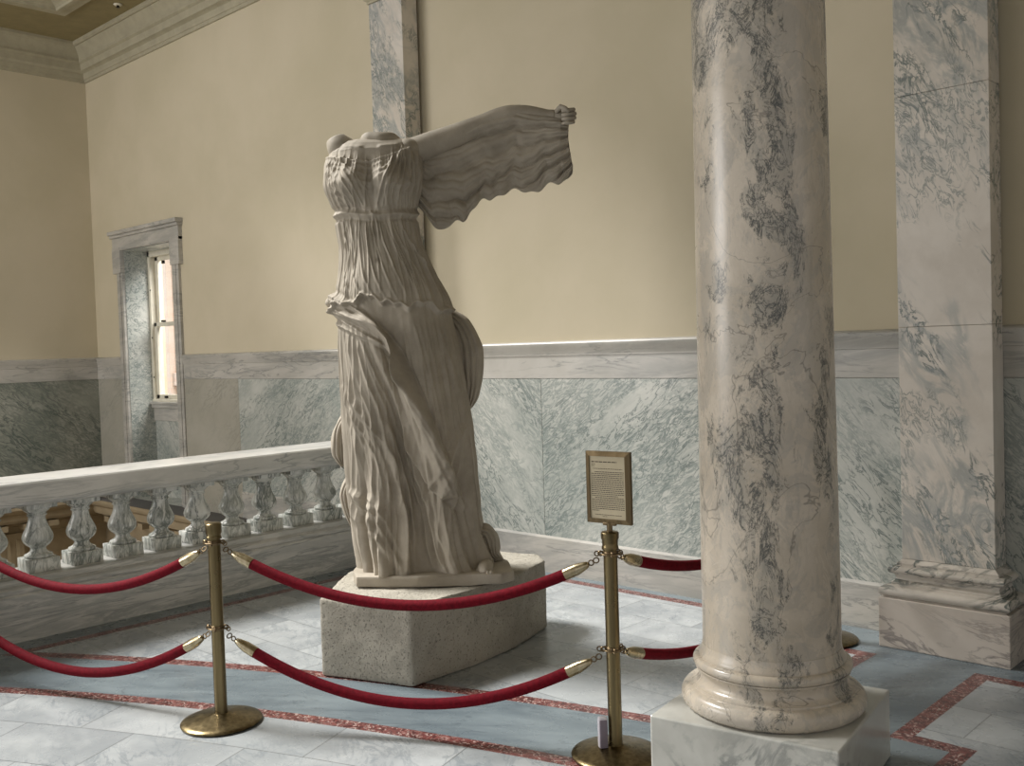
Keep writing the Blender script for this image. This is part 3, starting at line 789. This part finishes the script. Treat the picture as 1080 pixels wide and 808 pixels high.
fan(8, (-.5, .6), (-.75, .85), (-.8, .8), (2.50, 2.25, 2.04), .007, .008)
fan(5, (.55, .95), (.30, .85), (.15, .8), (2.95, 2.78, 2.60), .007, .010)
fan(7, (-.95, -.60), (-.80, -.15), (-.60, -.02), (2.86, 2.70, 2.58), .008, .010)
fan(6, (.45, .92), (.35, .90), (.10, .70), (2.93, 2.72, 2.58), .008, .011)
D += .0025*n3(s_arc*1.7, Z*1.6)
D *= .25+.75*smooth01(-Z, -2.97, -2.86)
D *= smooth01(-Z, -3.001, -2.97)
V = base + N*D[..., None]
me = grid_mesh('figure', toL(V[..., 0], V[..., 1], V[..., 2]))
fig = obj('draped_body', me, M_statue, st, smooth=True)
try:
    mod = fig.modifiers.new('smooth', 'SMOOTH'); mod.factor = .5; mod.iterations = 1
except Exception: pass

# neck stump and broken arm stump
def blob(name, centre, radii, seed, amp=.01, tilt=None, nr=40, nc=56, cut=None, pw=1.0):
    a = np.linspace(-PI/2, PI/2, nr)[:, None]; b = np.linspace(0, 2*PI, nc, endpoint=False)[None]
    x = np.cos(a)**pw*np.cos(b); y_ = np.cos(a)**pw*np.sin(b); z_ = np.sin(a)+0*b
    P = np.stack([x*radii[0], y_*radii[1], z_*radii[2]], -1)
    f = snoise(seed, 3, 9.); g = snoise(seed+1, 3, 30.)
    n_ = f(P[..., 0]*3, P[..., 1]*3, P[..., 2]*3)*amp + g(P[..., 0], P[..., 1], P[..., 2])*amp*.4
    P = P + P/np.linalg.norm(P, axis=-1, keepdims=True)*n_[..., None]
    if cut is not None:
        P[..., 2] = np.where(P[..., 2] > cut, cut + .25*n_ , P[..., 2])
    if tilt:
        c, s = math.cos(tilt), math.sin(tilt); px, pz = P[..., 0]*c+P[..., 2]*s, -P[..., 0]*s+P[..., 2]*c
        P = np.stack([px, P[..., 1], pz], -1)
    me = grid_mesh(name, toL(P[..., 0]+centre[0], P[..., 1]+centre[1], P[..., 2]+centre[2]))
    return obj(name, me, M_statue, st, smooth=True, angle=60)
blob('neck_stump', (-.275, .0, 2.985), (.125, .10, .07), 11, .008, cut=.045)
blob('arm_stump', (-.500, -.01, 2.93), (.085, .095, .135), 14, .010, tilt=-.45, cut=.098)
blob('shoulder_fold', (-.115, -.01, 2.930), (.085, .12, .075), 17, .008)

# raised arm and the mantle hanging from it in swags
def limb(name, pts, rad, n=28, m=14, seed=1, mat=None):
    P = curve([(p[0], p[2]) for p in pts], m); Q = curve([(p[1], p[1]) for p in pts], m)
    c = np.array([(p[0], q_[0], p[1]) for p, q_ in zip(P, Q)]); rr_ = np.interp(np.linspace(0, 1, len(c)), np.linspace(0, 1, len(rad)), rad)
    tg = np.gradient(c, axis=0); tg /= np.linalg.norm(tg, axis=1, keepdims=True)
    a1 = np.cross(tg, np.array([0, 1., 0])); a1 /= np.linalg.norm(a1, axis=1, keepdims=True); a2 = np.cross(tg, a1)
    b = np.linspace(0, 2*PI, n, endpoint=False)
    ends = np.sqrt(np.clip(1-np.clip((np.abs(np.linspace(-1, 1, len(c)))-.9)/.1, 0, 1)**2, .02, 1))
    V_ = c[:, None] + (a1[:, None]*np.cos(b)[None, :, None] + a2[:, None]*np.sin(b)[None, :, None])*(rr_*ends)[:, None, None]
    me = grid_mesh(name, toL(V_[..., 0], V_[..., 1], V_[..., 2])); return obj(name, me, M_statue, st, smooth=True)
limb('raised_arm', [(-.16, -.02, 2.90), (.05, -.03, 2.97), (.26, -.05, 3.05), (.42, -.06, 3.115), (.56, -.06, 3.135), (.70, -.05, 3.12), (.76, -.05, 3.115)], [.085, .082, .070, .058, .060, .050, .036, .038], seed=5, m=20)
bm = bmesh.new()
def hand_tube(p, r): tube(bm, [tuple(toL(np.array(a_), np.array(b_), np.array(c_))) for a_, b_, c_ in p], r, 10)
hand_tube([(.735, -.05, 3.115), (.77, -.05, 3.112), (.81, -.05, 3.105), (.835, -.05, 3.100)], [.030, .040, .044, .036])
for k in range(4):          # four curled fingers
    zo = 3.135 - .024*k; r_ = (.0125, .0135, .013, .011)[k]; ln = (.9, 1., .97, .85)[k]
    hand_tube([(.815, -.02, zo), (.815+.050*ln, -.005, zo+.002), (.815+.058*ln, .030, zo-.004), (.800+.030*ln, .046, zo-.010), (.795, .036, zo-.012)], [r_, r_, r_*.95, r_*.9, r_*.7])
hand_tube([(.77, -.015, 3.135), (.79, .030, 3.150), (.815, .052, 3.135), (.838, .056, 3.112)], [.016, .0155, .014, .010])
obj('clenched_hand', bm, M_statue, st, smooth=True)

NS, NV = 300, 300
s = np.linspace(0, 1, NS)[:, None]; a = np.linspace(0, 2*PI, NV, endpoint=False)[None]
ku = -.14 + .98*s
def sm(x, k=21):
    w_ = np.hanning(k); w_ /= w_.sum(); return np.convolve(np.pad(x[:, 0], k//2, mode='edge'), w_, 'valid')[:, None]
ztop = sm(np.interp(s, [0, .2, .4, .55, .68, .80, .92, 1], [2.955, 3.03, 3.115, 3.165, 3.175, 3.150, 3.12, 3.09]))
drop = sm(np.interp(s, [0, .08, .2, .35, .5, .65, .8, .92, 1], [.22, .42, .58, .56, .51, .50, .46, .40, .30]))
zbot = ztop - drop + .016*np.sin(s*31) + .008*np.sin(s*67+1)
ctz, hz = (ztop+zbot)/2, (ztop-zbot)/2
vv_ = np.cos(a); q = (1-vv_)/2
nn = snoise(21, 2, 3.0)
xs = (s-.47)/.60
lev = q*drop/.55/(1.22-xs**2)                   # nested swags pinned at the shoulder and the hand
thick = (.030 + .062*smooth01(vv_, .25, .95))*np.interp(s, [0, .05, .95, 1], [.8, 1.1, .9, .3])
wv = np.sin(a)*thick
f1 = (ridge(17*lev + 1.3*nn(s*2.2, q*1.3), .7)-.5)*.040*smooth01(q, .06, .22)
f2 = (ridge(30*(s+.10*q) + 2.0*nn(s*3+2, q*2), .8)-.5)*.016*smooth01(q, .55, .9)
f3 = (ridge(41*lev + 2.2*nn(s*3.2+5, q*2.3), .7)-.5)*.010
wv = wv + np.sign(np.sin(a))*(f1+f2+f3)*np.abs(np.sin(a))**.4 + .012*np.sin(s*40+q*4)*smooth01(q, .7, 1)
lean = -.055 + .035*np.sin(s*5+1)*q
U_ = ku + .02*np.sin(q*6+s*9)*q
Vc = np.stack([U_+0*wv, lean + wv, ctz + hz*np.sign(vv_)*np.abs(vv_)**.85 + 0*wv], -1)
me = grid_mesh('hanging_mantle', toL(Vc[..., 0], Vc[..., 1], Vc[..., 2]))
obj('hanging_mantle', me, M_statue, st, smooth=True)

# free folds: bunch of cloth behind the right hip, small flutters on the left
def flutter(name, cl, wl, dl, seed, nf=5, amp=.012, wc=-.05):
    """cl: centre line [(u,z)], wl half widths, dl half depths"""
    cl = np.array(curve(cl, 24)); n_ = len(cl); p = np.linspace(0, 1, n_)
    hw = np.interp(p, np.linspace(0, 1, len(wl)), wl); hd = np.interp(p, np.linspace(0, 1, len(dl)), dl)
    tg = np.gradient(cl, axis=0); tg /= np.linalg.norm(tg, axis=1, keepdims=True); nr_ = np.stack([tg[:, 1], -tg[:, 0]], 1)
    b = np.linspace(0, 2*PI, 120, endpoint=False)[None]
    f = snoise(seed, 2, 2.5); x = np.cos(b)
    fold = amp*(ridge(nf*x*1.5 + f(x, p[:, None]*3)*1.2, .8)-.5)*np.abs(np.sin(b))**.5
    lat = hw[:, None]*x*(1+.1*f(b, p[:, None]*4)); d_ = hd[:, None]*np.sin(b) + np.sign(np.sin(b))*fold*np.minimum(1, hd[:, None]/.02)
    P = np.stack([cl[:, 0:1] + nr_[:, 0:1]*lat, wc + d_, cl[:, 1:2] + nr_[:, 1:2]*lat], -1)
    me = grid_mesh(name, toL(P[..., 0], P[..., 1], P[..., 2])); return obj(name, me, M_statue, st, smooth=True)
flutter('trailing_cloth', [(.05, 1.97), (.13, 1.88), (.185, 1.74), (.195, 1.58), (.185, 1.46), (.17, 1.38)], [.03, .08, .105, .085, .06, .02], [.03, .09, .12, .10, .06, .02], 31, 6, .018, -.10)
flutter('trailing_cloth', [(-.50, 1.45), (-.56, 1.33), (-.595, 1.22), (-.59, 1.13), (-.575, 1.07)], [.015, .035, .045, .035, .01], [.02, .05, .05, .04, .01], 33, 3, .012, .0)
flutter('trailing_cloth', [(-.48, 1.05), (-.53, .98), (-.555, .90), (-.545, .80), (-.52, .70)], [.015, .035, .045, .035, .015], [.02, .05, .05, .04, .01], 35, 3, .012, .0)
flutter('hem_fold', [(.10, .62), (.20, .60), (.255, .66), (.285, .62), (.31, .53), (.36, .485)], [.04, .07, .05, .06, .05, .015], [.08, .12, .10, .10, .08, .03], 37, 5, .016, .06)
# broken end of the mantle roll at the left hip
blob('mantle_end', (-.575, .06, 2.045), (.055, .06, .035), 41, .006)
# advanced foot and the thin base slab
fb = blob('foot', (.27, .31, .505), (.045, .11, .038), 45, .002)
for k in range(5): blob('toe', (.305-.019*k, .415-.008*k*k*.6, .497), (.0115 if k else .0145, .022, .0125), 60+k, .0008, nr=16, nc=20)
bm = bmesh.new()
sl = [(-.455, .40), (-.10, .45), (.03, .43), (.36, .44), (.43, .36), (.40, .08), (.25, -.22), (-.05, -.30), (-.40, -.26), (-.50, .0), (-.49, .24)]
pts = [toL(np.array(u), np.array(w), np.array(.425)) for u, w in sl]
prism(bm, [(p[0], p[1]) for p in pts], .006, .068, .012)
bmesh.ops.subdivide_edges(bm, edges=list(bm.edges), cuts=3, use_grid_fill=True)
bm.normal_update()
for v in bm.verts: v.co += v.normal*(.006*mn.noise(v.co*9) + .003*mn.noise(v.co*30))
obj('base_slab', bm, M_statue, st, smooth=True, angle=50)

# ================================================================ STANCHIONS
def stanchion(x, y, label, sign=False):
    t = empty('brass_stanchion', (x, y, 0), label, 'stanchion', 'rope barrier posts')
    bm = bmesh.new(); lathe(bm, [(.02, .0), (.178, .0), (.180, .006), (.174, .0075), (.05, .0075)], 64); obj('floor_pad', bm, M_dark, t)
    bm = bmesh.new()
    lathe(bm, [(.01, .006), (.188, .006), (.190, .012), (.186, .017), (.165, .023), (.120, .033), (.07, .043), (.045, .048), (.034, .052), (.034, .056), (.01, .056)], 80)
    obj('base', bm, M_brass, t, smooth=True, angle=50)
    bm = bmesh.new(); lathe(bm, [(.0295, .05), (.0295, .905)], 40); obj('post', bm, M_brass, t, smooth=True, angle=50)
    bm = bmesh.new()
    pr = [(.02, .885), (.035, .885), (.036, .889), (.035, .898), (.033, .902), (.037, .915), (.038, .95), (.037, .957), (.030, .962), (.01, .964)] if not sign else \
         [(.02, .885), (.035, .885), (.036, .889), (.035, .898), (.033, .903), (.034, .925), (.038, .932), (.038, .955), (.033, .960), (.012, .962)]
    lathe(bm, pr, 40); obj('post_cap', bm, M_brass, t, smooth=True, angle=40)
    for z in (.868, .460):
        bm = bmesh.new(); ring(bm, (0, 0, z), (0, 0, 1), .046, .0035, 36, 8)
        for k in range(4):
            a_ = PI/4+k*PI/2; ring(bm, (.042*math.cos(a_), .042*math.sin(a_), z), (-math.sin(a_), math.cos(a_), 0), .010, .0028, 14, 6)
        lathe(bm, [(.0297, z-.012), (.032, z-.010), (.032, z+.010), (.0297, z+.012)], 32, cap=False)
        obj('rope_ring', bm, M_chain, t, smooth=True, angle=50)
    return t
P0 = (-6.20, 1.80); P1 = (-4.285, 2.41); P2 = (-2.595, 3.291); P3 = (-2.66, 5.34)
stanchion(*P1, 'brass stanchion standing alone between the balustrade and stone block, no sign on top')
s2 = stanchion(*P2, 'brass stanchion carrying the framed sign, beside the round column', True)
stanchion(*P3, 'brass stanchion mostly hidden behind the round column, near the wall')
stanchion(*P0, 'brass stanchion beyond the left edge of view, near the balustrade')

def rope(A, B, z, dip, label, zb=None):
    """A->B rope with ring chain, brass ends and a velvet sleeve"""
    A, B = Vector((*A, z)), Vector((*B, zb or z)); L = (B-A).length; d = (B-A).normalized()
    t = empty('velvet_rope', ((A+B)/2), label, 'rope', 'red velvet barrier ropes'); o = (A+B)/2
    def pt_(s):      # s in metres from A
        x = s/L; return A + d*s - Vector((0, 0, dip*(1-(2*x-1)**2)**1.0)) - o
    e0, e1 = .098, L-.098
    N_ = 60; bm = bmesh.new()
    ss = [e0+.085+(e1-e0-.17)*i/N_ for i in range(N_+1)]
    tube(bm, [pt_(q_) for q_ in ss], .0250, 20); obj('velvet_sleeve', bm, M_velvet, t, smooth=True, angle=60)
    for a_, sg in ((e0, 1), (e1, -1)):
        bm = bmesh.new()
        ss = [a_+sg*k for k in (-.004, 0, .012, .03, .050, .100)]
        tube(bm, [pt_(q_) for q_ in ss], [.007, .0125, .017, .0215, .0258, .0265], 18); obj('end_cap', bm, M_brassl, t, smooth=True, angle=60)
        bm = bmesh.new(); q0 = pt_(a_-sg*.014); q1 = pt_(a_-sg*.036)
        sd = d.cross(Vector((0, 0, 1)))
        ring(bm, q0, sd, .011, .003, 16, 6); ring(bm, q1, (sd+Vector((0, 0, .8))), .012, .003, 16, 6)
        q2_ = Vector(A-o) + d*.058 if sg > 0 else Vector(B-o) - d*.058
        ring(bm, q2_ - Vector((0, 0, .004)), sd, .010, .003, 16, 6)
        obj('snap_hook', bm, M_chain, t, smooth=True, angle=60)
    return t
rope(P1, P2, .868, .262, 'upper red velvet rope crossing in front of the stone block')
rope(P1, P2, .460, .300, 'lower red velvet rope crossing in front of the stone block')
rope(P0, P1, .868, .30, 'upper red velvet rope on the left, in front of the balusters')
rope(P0, P1, .460, .325, 'lower red velvet rope on the left, in front of the balustrade base')
rope(P2, P3, .868, .20, 'upper red velvet rope running from the sign post behind the column')
rope(P2, P3, .460, .20, 'lower red velvet rope running from the sign post behind the column')

# ================================================================ SIGN on the second stanchion
sg = empty('framed_sign', (P2[0], P2[1], .963), 'bronze framed text panel mounted on top of the stanchion by the column', 'sign', rz=math.radians(8))
sw, z0, z1 = .106, .030, .335
bm = bmesh.new(); lathe(bm, [(.012, -.002), (.012, .034)], 24); box(bm, -.03, .03, -.006, .012, .022, .036, .002); obj('sign_bracket', bm, M_bronze, sg, smooth=True, angle=40)
bm = bmesh.new()
fw = .020
def frame_piece(a, b, a2, b2):   # outer a->b, inner b2->a2 with bevelled face
    vo = [(a[0], -.004, a[1]), (b[0], -.004, b[1]), (b2[0], -.012, b2[1]), (a2[0], -.012, a2[1])]
    vb = [(x, .014, z_) for x, _, z_ in vo]
    f = [bm.verts.new(p) for p in vo]; g = [bm.verts.new(p) for p in vb]
    bm.faces.new(f); bm.faces.new(g[::-1])
    for i in range(4): bm.faces.new([f[i], g[i], g[(i+1) % 4], f[(i+1) % 4]])
o4 = [(-sw, z0), (sw, z0), (sw, z1), (-sw, z1)]; i4 = [(-sw+fw, z0+fw), (sw-fw, z0+fw), (sw-fw, z1-fw), (-sw+fw, z1-fw)]
for k in range(4): frame_piece(o4[k], o4[(k+1) % 4], i4[k], i4[(k+1) % 4])
obj('sign_frame', bm, M_bronze, sg)
bm = bmesh.new(); box(bm, -sw+fw-.003, sw-fw+.003, -.007, .010, z0+fw-.003, z1-fw+.003)
pp = obj('paper_sheet', bm, M_paper, sg)
bm = bmesh.new(); rr = random.Random(5)
def words(x0, x1, z, h, ww):
    x = x0
    while x < x1-.002:
        w_ = min(rr.uniform(.5, 1.6)*ww, x1-x); box(bm, x, x+w_, -.0076, -.0069, z, z+h); x += w_+ww*.28
xl, xr = -sw+fw+.008, sw-fw-.008
words(xl+.002, xr-.032, z1-fw-.026, .0038, .012)
words(xl+.002, xl+.020, z1-fw-.035, .0022, .008); words(xl+.002, xl+.018, z1-fw-.042, .0022, .008)
words(xl+.008, xr-.006, z1-fw-.054, .0022, .008)
z = z1-fw-.068; k = 0
while z > z0+fw+.040:
    words(xl+(.016 if k in (0, 14) else 0), xr if k not in (13,) else xr-.03, z, .0028, .008); z -= .0078; k += 1
words(xl, xl+.035, z, .0028, .008)
words(xl+.014, xr-.010, z0+fw+.016, .0020, .007); words(xl+.05, xl+.075, z0+fw+.009, .0018, .007)
obj('printed_text', bm, M_ink, pp)

# small white device leaning on the foot of the sign post
bm = bmesh.new(); box(bm, -.020, .020, -.014, .016, 0, .132, .009, seg=4)
dv = empty('plastic_device', (P2[0]-.029, P2[1]-.049, .043), 'small white and grey plastic box leaning against the foot of the sign post', 'device', rz=math.radians(52))
obj('case', bm, M_plastic, dv, smooth=True, angle=40)
bm = bmesh.new(); box(bm, -.016, .018, -.019, -.012, .002, .122, .004, seg=3); obj('back_plate', bm, M_plasticg, dv, smooth=True, angle=40)

# ceiling sprinkler
sp = empty('fire_sprinkler', (-11.04, 5.30, ZC), 'small round fire sprinkler on the ceiling near the cornice', 'sprinkler')
bm = bmesh.new(); lathe(bm, [(.005, -.001), (.045, -.001), (.05, -.006), (.042, -.014), (.02, -.018), (.005, -.018)], 24); obj('rosette', bm, M_whitep, sp, smooth=True)
bm = bmesh.new(); lathe(bm, [(.004, -.015), (.014, -.016), (.012, -.035), (.022, -.037), (.022, -.041), (.004, -.042)], 20); obj('nozzle', bm, M_metal, sp, smooth=True)
